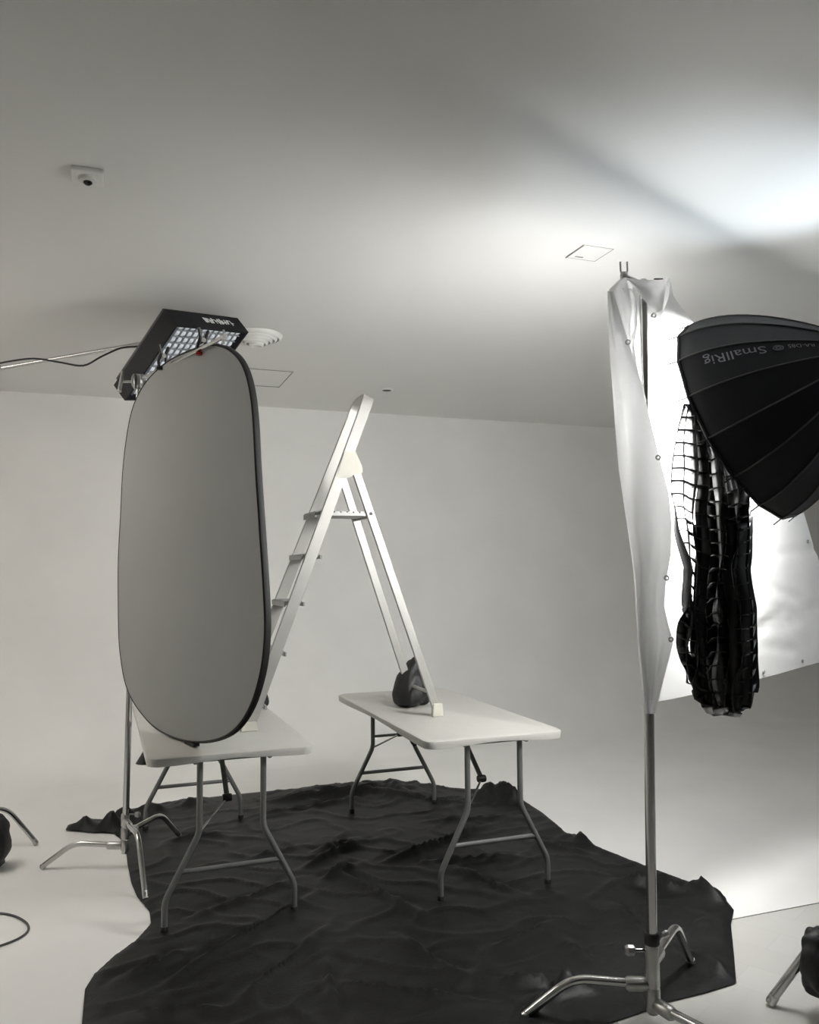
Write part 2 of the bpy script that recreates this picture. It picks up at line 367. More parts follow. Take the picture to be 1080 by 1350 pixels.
# top bow that joins the rails
bow = fillet([fr(2.33, -1), fr(2.445, -1), fr(2.445, 1), fr(2.33, 1)], .07, 8)
mb = MB(); nrm = RD.cross(V((0, 1, 0))).normalized()
vs = []
for i, p_ in enumerate(bow):
    t_ = (bow[min(i+1, len(bow)-1)]-bow[max(i-1, 0)]).normalized(); o_ = nrm.cross(t_).normalized()
    vs += [p_+nrm*sx*.029+o_*sy*.011 for sx, sy in ((-1, -1), (1, -1), (1, 1), (-1, 1))]
n_ = len(bow)
mb.add(vs, [(i*4+k, i*4+(k+1) % 4, (i+1)*4+(k+1) % 4, (i+1)*4+k) for i in range(n_-1) for k in range(4)]+[(3, 2, 1, 0), tuple((n_-1)*4+k for k in range(4))])
mb.build('top_bow', M['alu'], LAD, angle=50)
for z in (.86, 1.115, 1.362, 1.60):
    c = fr(z, 0) if False else (fr(z, -1)+fr(z, 1))/2
    wd = (fr(z, 1)-fr(z, -1)).length
    mb = MB()
    for k in range(4): mb.box((c.x-.033+k*.022, c.y, z-.002), (.018, wd-.02, .012))
    mb.box((c.x, c.y, z-.012), (.088, wd-.022, .010)); mb.box((c.x-.046, c.y, z-.012), (.008, wd-.022, .026)); mb.box((c.x+.046, c.y, z-.012), (.008, wd+.03, .020))
    mb.build('step', M['aludark'], LAD, smooth_=False)
B0, B1 = V((1.195, 0, 2.075)), V((1.655, 0, TH))
def bk(z, side): k = (z-TH)/(2.075-TH); return V((B1.x+(B0.x-B1.x)*k, (4.112+.03*k) if side < 0 else (4.475-.06*k), z))
for s in (-1, 1):
    mb = MB(); mb.bar(bk(2.06, s), bk(TH+.03, s), .044, .022, V((0, 1, 0))); mb.build('back_leg', M['alu'], LAD, bevel=.003, smooth_=False)
    f = bk(TH+.04, s); MB().box((f.x+.004, f.y, TH+.035), (.062, .036, .07), taper=.85).build('foot_cap', M['cream'], LAD, bevel=.005, smooth_=False)
    h1 = fr(2.07, s); h2 = bk(2.05, s); y = h1.y-.016 if s < 0 else h1.y+.016
    mb = MB(); pl = [(h1.x-.045, y, 2.00), (h1.x+.03, y, 2.00), (h2.x-.02, y, 2.015), (h2.x+.035, y, 2.03), (h2.x+.03, y, 2.065), (h1.x+.055, y, 2.145), (h1.x-.005, y, 2.13)]
    pl2 = [(a, b+.006, c) for a, b, c in pl]; k = len(pl)
    mb.add(pl+pl2, [tuple(range(k)), tuple(range(2*k-1, k-1, -1))]+[(i, i+k, (i+1) % k+k, (i+1) % k) for i in range(k)])
    mb.build('hinge_bracket', M['cream'], LAD, smooth_=False)
    b_ = bk(1.815, s); MB().lathe([(.009, -.014), (.009, .014)], (b_.x, b_.y, 1.815), (0, 1, 0), 12).build('platform_pin', M['plasticdark'], LAD)
xa, xb = fr(1.82, -1).x-.06, bk(1.82, -1).x+.012
mb = MB(); yc = (fr(1.82, -1).y+fr(1.82, 1).y)/2; wd = fr(1.82, 1).y-fr(1.82, -1).y-.03
for k in range(9): mb.box((xa+(xb-xa)*(k+.5)/9, yc, 1.822), ((xb-xa)/9*.8, wd, .010))
mb.box(((xa+xb)/2, yc, 1.811), (xb-xa, wd, .014)); mb.box((xa+.005, yc, 1.808), (.010, wd, .028)); mb.box((xb-.005, yc, 1.808), (.010, wd, .028))
mb.build('platform', M['aludark'], LAD, smooth_=False)
MB().tube([bk(.865, -1), bk(.865, 1)], .009).build('stretcher', M['alu'], LAD)

# ------------------------------------------------------------------ stands
def stand_legs(t, c, feet, heights, r=.0135, bend=.62, foot_mat=None, lean=None):
    for f, h in zip(feet, heights):
        f = V((f[0], f[1], 0)); d = f-V((c.x, c.y, 0)); L = d.length; d.normalize()
        a = V((c.x, c.y, h))+d*.02; b = V((c.x, c.y, h+.015))+d*(L*bend)
        path = fillet([a, b, V((f.x, f.y, .012))], .06, 6)
        lg = MB().tube(path, r, 12).build('leg', M['chrome'], t)
        MB().lathe([(r*1.35, -.035), (r*1.55, -.02), (r*1.55, .03), (r*1.2, .04)], V((c.x, c.y, h))+d*.05, d, 12).build('leg_socket', M['dullchrome'], lg)
        MB().tube([path[-2]*.12+path[-1]*.88, path[-1]-V((0, 0, .006))], [r*1.08, r*1.05], 12).build('foot_tip', M['dullchrome'], lg)
def knob(t, p, d, s=1.0):
    MB().tube([p, p+d*.035*s], .005*s, 8).build('knob_screw', M['chrome'], t)
    mb = MB(); mb.lathe([(.008*s, 0), (.014*s, .004*s), (.015*s, .02*s), (.010*s, .028*s)], p+d*.03*s, d, 8); mb.build('knob', M['dullchrome'], t, smooth_=False)
def grip_head(t, p, axis, s=1.0, tbar=True):
    axis = axis.normalized()
    for k in (-1, 1):
        mb = MB(); mb.lathe([(.030*s, -.006*s), (.034*s, -.003*s), (.034*s, .004*s), (.026*s, .010*s)], p+axis*(k*.014*s), axis*k, 20); mb.build('grip_plate', M['dullchrome'], t)
    MB().lathe([(.012*s, -.03*s), (.014*s, .03*s)], p, (0, 0, 1), 12).build('grip_collar', M['dullchrome'], t)
    MB().tube([p-axis*.03*s, p+axis*.075*s], .006*s, 8).build('grip_bolt', M['chrome'], t)
    if tbar:
        e = p+axis*.075*s; u = (V((0, 0, 1))-axis*axis.z).normalized(); sd = axis.cross(u); u = (u*.9+sd*.35).normalized()
        MB().tube([e-u*.05*s, e+u*.05*s], [.009*s, .008*s], 10).build('t_handle', M['dullchrome'], t)

# left stand that holds the reflector
fl = [FZ(55, 1146), FZ(192, 1186), FZ(238, 1106)]
cl = FD(165, 1090, 4.33); cl.z = 0
LS = thing('light_stand', 'chrome three-legged light stand holding up the oval reflector', 'light stand', cl.copy())
headL = FD(183, 503, 4.30)
stand_legs(LS, cl, fl, [.115, .235, .175])
MB().tube([V((cl.x, cl.y, .075)), cl.lerp(V((headL.x, headL.y, 0)), .5)+V((0, 0, 1.35))], .0165, 14).build('lower_column', M['chrome'], LS)
for z0, z1 in ((.088, .145), (.150, .205), (.210, .275)):
    MB().lathe([(.018, 0), (.021, .005), (.021, z1-z0-.006), (.018, z1-z0)], V((cl.x, cl.y, z0)), n=14).build('base_casting', M['dullchrome'], LS)
MB().tube([cl.lerp(V((headL.x, headL.y, 0)), .5)+V((0, 0, 1.30)), headL], .0125, 14).build('upper_column', M['chrome'], LS)
MB().lathe([(.021, 0), (.023, .01), (.023, .05), (.019, .06)], cl.lerp(V((headL.x, headL.y, 0)), .5)+V((0, 0, 1.31)), n=14).build('collar', M['dullchrome'], LS)
knob(LS, cl+V((0, 0, .27))+RT*.02, RT)
armA = headL+V((0, 0, .005)); armB = FZ(295, 444, headL.z)
ad = (armB-armA).normalized()
grip_head(LS, headL, -RT, 1.25)
GA = thing('grip_arm', 'slim steel arm reaching from the stand head over the top of the oval reflector', 'grip arm', armA.copy())
MB().tube([armA-ad*.07, armB], .0085, 10).build('rod', M['chrome'], GA)
MB().lathe([(.012, 0), (.014, .01), (.012, .03)], armB-ad*.015, ad, 10).build('end_stop', M['dullchrome'], GA)
MB().tube([armB-V((0, 0, .03)), armB+V((0, 0, .03))], .005, 8).build('end_pin', M['chrome'], GA)

# reflector: a vertical oval in the plane of the arm, just in front of it
rn = V((ad.y, -ad.x, 0)).normalized()
if rn.dot(EYE-armA) < 0: rn = -rn
p1_, p2_ = armA+rn*.035, armB-rn*.035    # in front of the column, behind the arm's free end
dd_ = (p2_-p1_); rn2 = V((dd_.y, -dd_.x, 0)).normalized()
rn = rn2 if rn2.dot(rn) > 0 else -rn2
rp = p1_
outline = [(285, 455), (300, 460), (314, 472), (324, 491), (331, 520), (335, 560), (338, 620), (342, 680), (346, 740), (349, 790), (350, 832), (347, 870),
           (341, 900), (331, 930), (316, 955), (298, 970), (275, 977), (250, 977), (225, 970), (203, 957), (187, 940), (175, 922), (167, 903), (162, 880),
           (158, 845), (157, 800), (157, 740), (160, 680), (163, 620), (169, 570), (177, 535), (190, 509), (205, 491), (225, 475), (248, 464), (268, 457)]
rim = [FP(x, y, rp, rn) for x, y in outline]
rim = smooth(rim+[rim[0]], 4)[:-1]
rc = sum(rim, V((0, 0, 0)))/len(rim)
zmin = min(q.z for q in rim)
RF = thing('oval_reflector', 'large grey oval fabric reflector with a black rim hanging above the folding table', 'reflector', V((rc.x, rc.y, zmin)))
mb = MB(); N = len(rim); K = 14
for side in (1, -1):
    def ring(k):
        out = []
        for q in rim:
            p_ = rc.lerp(q, k/K); e = 1-k/K
            b = noise.noise(p_*1.7)*.012*min(1, e*4)+noise.noise(p_*5)*.003*min(1, e*4)
            out.append(p_+rn*(side*.004+b))
        return out
    vs = [rc+rn*(side*.004+noise.noise(rc*1.7)*.012)]
    for k in range(1, K+1): vs += ring(k)
    fs = [(0, 1+i, 1+(i+1) % N) for i in range(N)]+[(1+(k-1)*N+i, 1+k*N+i, 1+k*N+(i+1) % N, 1+(k-1)*N+(i+1) % N) for k in range(1, K) for i in range(N)]
    if side < 0: fs = [tuple(reversed(f)) for f in fs]
    mb.add(vs, fs)
mb.build('fabric', M['greycloth'], RF, angle=80)
mb = MB(); n = 8; vs = []
for i, q in enumerate(rim):
    o_ = (q-rc).normalized()
    vs += [q+o_*cos(2*pi*k/n)*.009+rn*(sin(2*pi*k/n)*.017-.010) for k in range(n)]
mb.add(vs, [(i*n+k, ((i+1) % N)*n+k, ((i+1) % N)*n+(k+1) % n, i*n+(k+1) % n) for i in range(N) for k in range(n)])
mb.build('rim_binding', M['rubber'], RF)
bt = FP(253, 980, rp, rn); MB().box(bt, (.03, .10, .012), Matrix.Rotation(math.atan2(ad.y, ad.x)-pi/2, 3, 'Z')).build('fold_tab', M['rubber'], RF, smooth_=False)
for k, (x, y, ln) in enumerate(((266, 457, .075), (214, 477, .075))):
    p_ = FP(x, y, rp, rn)
    t = thing('spring_clamp', ['black spring clamp with a red tip holding the reflector top to the arm', 'plain black spring clamp holding the reflector top close to the stand head'][k], 'clamp', p_-V((0, 0, .05)))
    ax = (ad*.0+V((0, 0, 1))).normalized()
    for s, dd in ((-1, .3), (1, .75)):
        top = p_+V((0, 0, ln))+rn*(s*.03)+ad*(dd*.07-.02)
        mb = MB(); mb.tube(smooth([p_-V((0, 0, .035))+rn*(s*.012), p_+rn*(s*.02), p_+V((0, 0, ln*.5))+rn*(s*.016)+ad*(dd*.03), top], 4), [.010]*5+[.012]*6+[.011]*2, 8, flat=.7)
        mb.build('handle', M['plasticdark'], t)
        MB().box(p_-V((0, 0, .035))+rn*(s*.014), (.028, .028, .014)).build('jaw_pad', M['red'] if k == 0 else M['plasticdark'], t, bevel=.003, smooth_=False)
    MB().lathe([(.012, -.022), (.012, .022)], p_+V((0, 0, ln*.35)), ad, 12).build('spring', M['chrome'], t)

# light panel: square grid softbox near the ceiling -----------------
def cscale(X, Y, Z, k=1.15): return room(X*k, Y*k, CAM_H+(Z-CAM_H)*k)
pa, pb, pf_ = cscale(-1.035, 3.6, 2.621), cscale(-.796, 4.02, 2.708), cscale(-1.344, 3.84, 2.33)
pu = (pb-pa); PW = pu.length; pu.normalize(); pv_ = (pf_-pa); pv_ = (pv_-pu*pv_.dot(pu)); PLn = pv_.length; pv_.normalize()
pn = pu.cross(pv_).normalized()
if pn.z > 0: pn = -pn
PT = .115
def PP(u, v, d): return pa+pu*(u*PW)+pv_*(v*PLn)-pn*d
LP = thing('panel_softbox', 'square black light panel with a cell grid tilted close under the ceiling', 'light panel', PP(.5, .5, 0))
flare = .012
names = [((0, 0), (1, 0)), ((1, 0), (1, 1)), ((1, 1), (0, 1)), ((0, 1), (0, 0))]
for (u0, v0), (u1, v1) in names:
    mb = MB(); cu, cv = .5, .5; vs = []
    for d in (0, PT):
        for u, v in ((u0, v0), (u1, v1)):
            for k in (0, .014):
                q = PP(u, v, d); inw = (pu*(1 if u == 0 else -1)+pv_*(1 if v == 0 else -1))
                vs.append(q+inw*k)
    mb.add(vs, [(0, 1, 3, 2), (4, 6, 7, 5), (0, 2, 6, 4), (1, 5, 7, 3), (0, 4, 5, 1), (2, 3, 7, 6)])
    mb.build('side_wall', M['boxcloth'], LP, smooth_=False)
mb = MB(); mb.add([PP(u, v, d) for d in (PT-.004, PT+.03) for u, v in ((.04, .04), (.96, .04), (.96, .96), (.04, .96))], [(0, 3, 2, 1), (4, 5, 6, 7)]+[(i, (i+1) % 4, (i+1) % 4+4, i+4) for i in range(4)])
mb.build('lamp_back', M['plasticdark'], LP, smooth_=False)
NC = 12
mb = MB()
mb.grid(lambda u, v: PP(.025+.95*u, .025+.95*v, .042-.022*abs(sin(pi*u*NC)*sin(pi*v*NC))**.7), NC*6, NC*6)
mb.build('diffuser', M['quilt'], LP)
for k in range(1, NC):
    for a in (0, 1):
        g = .025+.95*k/NC
        p0, p1 = (PP(g, .025, .033), PP(g, .975, .033)) if a == 0 else (PP(.025, g, .033), PP(.975, g, .033))
        MB().bar(p0, p1, .0016, .022, pn).build('grid_slat', M['slat'], LP, smooth_=False)
# pale lettering on the wall that faces the room's front
rl = random.Random(5)
for k in range(11):                         # the print is too far off to read: a band of short uneven strokes
    a = .445+.037*k+rl.uniform(-.004, .004); hh = rl.uniform(.026, .042); wd = rl.uniform(.008, .017); sk = rl.uniform(-.006, .010)
    c = PP(a, 0, PT*.52+rl.uniform(-.004, .004))-pv_*.002; o1, o2 = pu*wd/2, pn*hh/2
    lt = MB(); lt.add([c-o1-o2, c+o1-o2, c+o1+o2+pu*sk, c-o1+o2+pu*sk], [(0, 1, 2, 3)])
    c2 = c+pu*.010+pn*rl.uniform(-.012, .012); lt.add([c2-pu*.012-pn*.004, c2+pu*.011-pn*.004, c2+pu*.011+pn*.004, c2-pu*.012+pn*.004], [(0, 1, 2, 3)])
    lt.build('lettering', M['printwhite'], LP, smooth_=False)
pbk = PP(.5, .5, PT+.03)
MB().lathe([(.03, 0), (.034, .008), (.03, .022), (.016, .026)], pbk, -pn, 16).build('mount', M['dullchrome'], LP)

# boom that carries the panel, from a weighted stand beyond the left edge
bs = room(-2.50, 4.60); bhead = FD(-8, 484, 4.45)
BS = thing('boom_stand', 'chrome boom stand weighted with a black sandbag beside the cove wall', 'light stand', V((bs.x, bs.y, 0)))
btop = V((bs.x, bs.y, bhead.z))
MB().tube([V((bs.x, bs.y, .03)), V((bs.x, bs.y, 1.35))], .0175, 14).build('lower_column', M['chrome'], BS)
MB().tube([V((bs.x, bs.y, 1.3)), btop], .0135, 14).build('upper_column', M['chrome'], BS)
MB().tube([V((bs.x, bs.y, .04)), V((bs.x, bs.y, .30))], .025, 14).build('base_casting', M['dullchrome'], BS)
fb = FZ(48, 1114); dv = fb-V((bs.x, bs.y, 0)); an = math.atan2(dv.y, dv.x)
ft = [fb]+[V((bs.x+dv.length*cos(an+k*2*pi/3), bs.y+dv.length*sin(an+k*2*pi/3), 0)) for k in (1, 2)]
stand_legs(BS, V((bs.x, bs.y, 0)), ft, [.20, .13, .09])
grip_head(BS, btop, -CF, 1.3)
BA = thing('boom_pole', 'long bare steel boom arm running level to the back of the light panel', 'boom arm', btop.copy())
pend = FD(192, 452, 4.62)
bend_ = pbk-pn*.03
MB().tube([btop-(pend-btop).normalized()*.45, pend, bend_], .0115, 12).build('pole', M['chrome'], BA)
MB().lathe([(.02, -.03), (.024, -.02), (.024, .02), (.02, .03)], bhead, (pend-btop), 12).build('grip_sleeve', M['dullchrome'], BA)
path = [FD(x, y, 4.55) for x, y in ((195, 455), (179, 457), (159, 459), (134, 470), (110, 482), (81, 478), (57, 474), (37, 473), (4, 478), (-25, 486))]
tag(MB().tube(smooth(path, 5), .0055, 8).build('power_cable', M['cable']), 'thin black power cable drooping beside the steel boom arm', 'cable')

# ------------------------------------------------------------------ sandbags
def bag_mesh(c, hx, hy, hz, rz, seed, peak=0.0, e=.55, lean=V((0, 0, 0))):
    R_ = Matrix.Rotation(rz, 3, 'Z'); mb = MB()
    def sp(a, k): return (abs(a)**k)*(1 if a >= 0 else -1)
    def fn(u, v):
        th, ph = 2*pi*u, -pi/2+pi*v
        x, y, z = sp(cos(ph), e)*sp(cos(th), e), sp(cos(ph), e)*sp(sin(th), e), sp(sin(ph), .7)
        q = V((x*hx, y*hy, z*hz))
        tt = (z+1)/2; sh = 1-peak*tt**1.5; q.x *= sh; q.y *= sh
        nn = noise.noise(q*11+V((seed, 0, 0)))*.020+(abs(noise.noise(V((q.x*22, q.y*22, q.z*9))+V((0, seed, 0))))-.2)*.022
        q += q.normalized()*nn*(1.2 if z > -.8 else .1)+lean*tt
        q.z = max(q.z, -hz*.98)
        return c+R_ @ q+V((0, 0, hz*.98))
    mb.grid(fn, 40, 24, closed=True); return mb
sb = FZ(554, 934, TH); sb.y += .10
BG = thing('sandbag', 'slumped black sandbag with an upright strap behind the back foot of the ladder', 'sandbag', V((sb.x, sb.y, TH)))
bag_mesh(V((sb.x-.045, sb.y, TH)), .095, .115, .135, radians(10), 3.1, .62, .75, V((.05, 0, 0))).build('bag_body', M['bagcloth'], BG, angle=60)
bag_mesh(V((sb.x+.065, sb.y+.045, TH)), .062, .10, .115, radians(-15), 5.7, .5, .7, V((-.01, 0, 0))).build('bag_body', M['bagcloth'], BG, angle=60)
mb = MB(); mb.grid(lambda u, v: V((sb.x+.02+.045*u+.010*sin(v*3), sb.y+.03+.01*sin(6*u)+.02*v, TH+.14+.165*v+.01*u*(1-2*v))), 4, 8); mb.build('strap', M['bagcloth'], BG, thick=.006)
mb = MB(); mb.grid(lambda u, v: V((sb.x+.045+.055*v+.02*u, sb.y+.035, TH+.225-.13*v+.03*u-.02*u*v)), 4, 6); mb.build('flap', M['bagcloth'], BG, thick=.008)
s2 = FZ(352, 931, TH)
BG2 = thing('sandbag', 'black sandbag on the table behind the right rim of the reflector', 'sandbag', V((s2.x-.09, s2.y, TH)))
bag_mesh(V((s2.x-.08, s2.y, TH)), .075, .10, .055, radians(10), 9.3, .3, .7).build('bag_body', M['bagcloth'], BG2, angle=60)
MB().tube(smooth([(s2.x-.11, s2.y, TH+.09), (s2.x-.08, s2.y+.01, TH+.13), (s2.x-.04, s2.y, TH+.12), (s2.x-.03, s2.y, TH+.08)], 5), .009, 8, flat=.5).build('strap', M['bagcloth'], BG2)
# bag slung over the boom stand's leg at the left edge
c3 = room(-2.235, 4.33)
BG3 = thing('sandbag', 'upright black sandbag standing against the boom stand', 'sandbag', V((c3.x, c3.y, 0)))
bag_mesh(V((c3.x, c3.y, 0)), .155, .09, .137, radians(-20), 1.7, .12, .45).build('bag_body', M['bagcloth'], BG3, angle=60)
MB().tube(smooth([(c3.x-.06, c3.y, .25), (c3.x-.03, c3.y, .30), (c3.x+.03, c3.y, .30), (c3.x+.06, c3.y, .25)], 5), .009, 8, flat=.5).build('strap', M['bagcloth'], BG3)
# small pouch under the left table's edge
pz = FD(186, 1006, 3.95)
PC = thing('cloth_pouch', 'small black wedge-shaped cloth pouch hanging under the left table edge', 'pouch', V((pz.x, pz.y, pz.z)))
mb = MB(); mb.grid(lambda u, v: V((pz.x+.045*cos(2*pi*u)*(1-.85*v)+.03*v+.02, pz.y+.05*sin(2*pi*u)*(1-.7*v), pz.z+.11*v)), 16, 8, closed=True)
mb.add([V((pz.x+.045*cos(2*pi*u/16)+.02, pz.y+.05*sin(2*pi*u/16), pz.z)) for u in range(16)], [tuple(range(15, -1, -1))]); mb.build('pouch_body', M['bagcloth'], PC)
MB().tube([(pz.x+.05, pz.y, pz.z+.10), (pz.x+.06, pz.y, TH-.03)], .004, 6).build('cord', M['bagcloth'], PC)

# ------------------------------------------------------------------ black backdrop cloth on the floor
poly_px = [(86, 1096), (90, 1088), (104, 1084), (120, 1080), (138, 1081), (152, 1075), (166, 1068), (200, 1064), (240, 1056), (300, 1049), (360, 1043), (430, 1038), (480, 1034), (520, 1033), (560, 1037),
           (620, 1041), (650, 1040), (676, 1042), (690, 1056), (715, 1072), (745, 1098), (768, 1104), (785, 1116), (830, 1134), (880, 1153), (930, 1171), (955, 1184), (968, 1202), (964, 1222), (968, 1260), (971, 1297),
           (930, 1310), (880, 1322), (840, 1338), (800, 1351), (740, 1378), (650, 1400), (500, 1420), (300, 1420), (105, 1400), (108, 1350), (112, 1305), (125, 1285), (150, 1262), (178, 1242), (199, 1219), (197, 1203),
           (181, 1184), (173, 1165), (168, 1140), (165, 1112), (150, 1100), (118, 1099)]
poly = [FZ(x, y) for x, y in poly_px]
fold_px = [((400, 1148), (482, 1112), .03), ((428, 1164), (468, 1146), .028), ((415, 1128), (470, 1108), .02), ((505, 1142), (650, 1090), .03), ((560, 1140), (690, 1135), .022), ((600, 1148), (690, 1185), .018),
           ((430, 1150), (560, 1212), .018), ((806, 1196), (852, 1232), .018), ((852, 1232), (968, 1292), .03), ((820, 1164), (905, 1180), .04), ((900, 1172), (960, 1200), .035), ((225, 1300), (420, 1180), .022),
           ((300, 1340), (430, 1230), .018), ((250, 1215), (400, 1160), .014), ((660, 1295), (780, 1310), .03), ((690, 1345), (760, 1300), .03), ((640, 1260), (740, 1215), .014), ((420, 1300), (640, 1330), .02), ((430, 1260), (440, 1340), .018),
           ((330, 1135), (400, 1118), .016), ((560, 1085), (690, 1080), .016), ((700, 1110), (780, 1130), .016), ((230, 1110), (300, 1100), .02), ((330, 1080), (470, 1058), .02), ((480, 1050), (640, 1066), .02), ((350, 1060), (500, 1050), .03),
           ((880, 1240), (940, 1215), .012), ((740, 1240), (800, 1290), .012), ((520, 1235), (620, 1300), .014), ((150, 1300), (250, 1260), .02), ((160, 1345), (300, 1335), .02)]
folds = [(FZ(*a), FZ(*b), h*1.55) for a, b, h in fold_px]
bumps = [(FZ(662, 1052), .085, .11), (FZ(640, 1056), .09, .07), (FZ(676, 1058), .06, .08), (FZ(520, 1044), .30, .045), (FZ(430, 1050), .25, .03), (FZ(110, 1094), .07, .06), (FZ(145, 1094), .08, .08), (FZ(165, 1085), .07, .09), (FZ(770, 1110), .06, .045), (FZ(940, 1185), .10, .035), (FZ(200, 1074), .10, .05), (FZ(250, 1064), .12, .04)]
def segd(p, a, b):
    ab = b-a; t = max(0, min(1, (p-a).dot(ab)/ab.length_squared)); return (p-(a+ab*t)).length, t, (a+ab*t)
def inside(p):
    c = False; n = len(poly)
    for i in range(n):
        a, b = poly[i], poly[i-1]
        if (a.y > p.y) != (b.y > p.y) and p.x < (b.x-a.x)*(p.y-a.y)/(b.y-a.y)+a.x: c = not c
    return c
def edge_near(p):
    best = None
    for i in range(len(poly)):
        d, t, q = segd(p, poly[i], poly[i-1])
        if best is None or d < best[0]: best = (d, q)
    return best
def cloth_h(p, ed):
    z = .009
    n1 = noise.noise(V((p.x*2.1+.5*noise.noise(p*3), p.y*2.1, 0))); z += .016*max(0, n1)
    n2 = abs(noise.noise(V((p.x*3.2+7, p.y*4.1, 3)))); z += .010*max(0, .10-n2)/.10
    n3 = abs(noise.noise(V((p.x*7+.9*p.y, p.y*5-2, 9)))); z += .003*max(0, .12-n3)/.12
    for a, b, h in folds:
        d, t, q = segd(p, a, b)
        if d < .12:
            wv = .022+.010*sin(9*t); ab = b-a; sg = 1 if ab.x*(p.y-a.y)-ab.y*(p.x-a.x) > 0 else -1; sharp = math.exp(-(d/wv)**1.2)-.55*math.exp(-((sg*d-1.9*wv)/wv)**2); z += h*sharp*min(1, .25+3*min(t, 1-t))
    for c, r, h in bumps:
        d = (p-c).length
        if d < r*2: z += h*math.exp(-(d/r)**2*1.3)*(1+.75*noise.noise(p*11)+.3*noise.noise(p*27))
    return max(.004, z*min(1, .35+ed/.05))
x0, x1 = min(q.x for q in poly), max(q.x for q in poly); y0, y1 = min(q.y for q in poly), max(q.y for q in poly)
stp = .019; nx, ny = int((x1-x0)/stp)+2, int((y1-y0)/stp)+2
ins = {}
for i in range(nx+1):
    for j in range(ny+1):
        p_ = V((x0+i*stp, y0+j*stp, 0)); ins[i, j] = inside(p_)
idx = {}; vs = []; fs = []
def vert(i, j):
    if (i, j) in idx: return idx[i, j]
    p_ = V((x0+i*stp, y0+j*stp, 0)); d, q = edge_near(p_)
    if not ins[i, j]: p_ = q; d = 0
    idx[i, j] = len(vs); vs.append(V((p_.x, p_.y, cloth_h(p_, d)))); return idx[i, j]
for i in range(nx):
    for j in range(ny):
        cs = [(i, j), (i+1, j), (i+1, j+1), (i, j+1)]
        if sum(ins[c] for c in cs) >= 2: fs.append(tuple(vert(*c) for c in cs))
ec = {}
for f in fs:
    for a, b in zip(f, f[1:]+f[:1]): ec[min(a, b), max(a, b)] = ec.get((min(a, b), max(a, b)), 0)+1
for e, n_ in ec.items():
    if n_ == 1:
        for a in e:
            d, q = edge_near(V((vs[a].x, vs[a].y, 0)))
            if d > 1e-6: vs[a] = V((q.x, q.y, vs[a].z*.6))
mb = MB(); mb.add(vs, fs)
tag(mb.build('backdrop_cloth', M['blackcloth'], angle=180), 'crumpled black cloth spread over the floor under both tables', 'cloth')

# cable on the cove floor at the left edge
path = [FZ(x, y, .005) for x, y in ((-60, 1212), (-30, 1204), (0, 1204), (20, 1208), (35, 1217), (37, 1227), (25, 1237), (0, 1247), (-30, 1256))]
tag(MB().tube(smooth(path, 6), .005, 8).build('floor_cable', M['greycable']), 'loop of grey cable lying on the bare white floor', 'cable')

# ------------------------------------------------------------------ right stand with the white diffusion cloth
crx = room(.281*2.86, 2.86); cr = V((crx.x, crx.y, 0))
f1, f2 = FZ(691, 1345), FZ(912, 1273)
f3 = room(.281*2.86+.22, 2.86-.38)
RS = thing('light_stand', 'tall chrome stand on the black cloth with the white diffusion cloth wrapped round it', 'light stand', cr.copy())
stand_legs(RS, cr, [f1, f2, f3], [.125, .20, .065], r=.0150)
ptop = FD(848, 374, 2.86); pfork = FD(823, 364, 2.86); pmid = cr.lerp(V((ptop.x, ptop.y, 0)), .4); pmid.z = 1.1
def pole_at(z): k = z/ptop.z; return V((cr.x+(ptop.x-cr.x)*k, cr.y+(ptop.y-cr.y)*k, z))
MB().tube([V((cr.x, cr.y, .03)), pole_at(1.25)], .0175, 16).build('lower_column', M['chrome'], RS)
MB().tube([pole_at(1.2), pole_at(ptop.z)], .0135, 16).build('upper_column', M['chrome'], RS)
MB().lathe([(.024, 0), (.026, .01), (.026, .07), (.022, .08)], pole_at(.04), n=16).build('base_casting', M['dullchrome'], RS)
MB().lathe([(.023, 0), (.025, .01), (.025, .08), (.023, .09), (.023, .13), (.020, .14)], pole_at(.115), n=16).build('base_casting', M['dullchrome'], RS)
MB().lathe([(.024, 0), (.026, .004), (.026, .032), (.022, .038)], pole_at(.255), n=16).build('locking_collar', M['plasticdark'], RS)
knob(RS, pole_at(.235)-RT*.02, -RT, 1.25); knob(RS, pole_at(.27)+RT*.02, RT*.7+UP*.5, .8)
for s in (-1, 1): MB().tube([pfork+RT*s*.006, pfork+RT*s*.012+V((0, 0, .02)), pfork+RT*s*.012+V((0, 0, .052))], .0035, 8).build('fork_prong', M['dullchrome'], RS)
MB().lathe([(.014, -.03), (.02, -.02), (.02, .005), (.012, .015)], ptop, n=14).build('top_fitting', M['dullchrome'], RS)

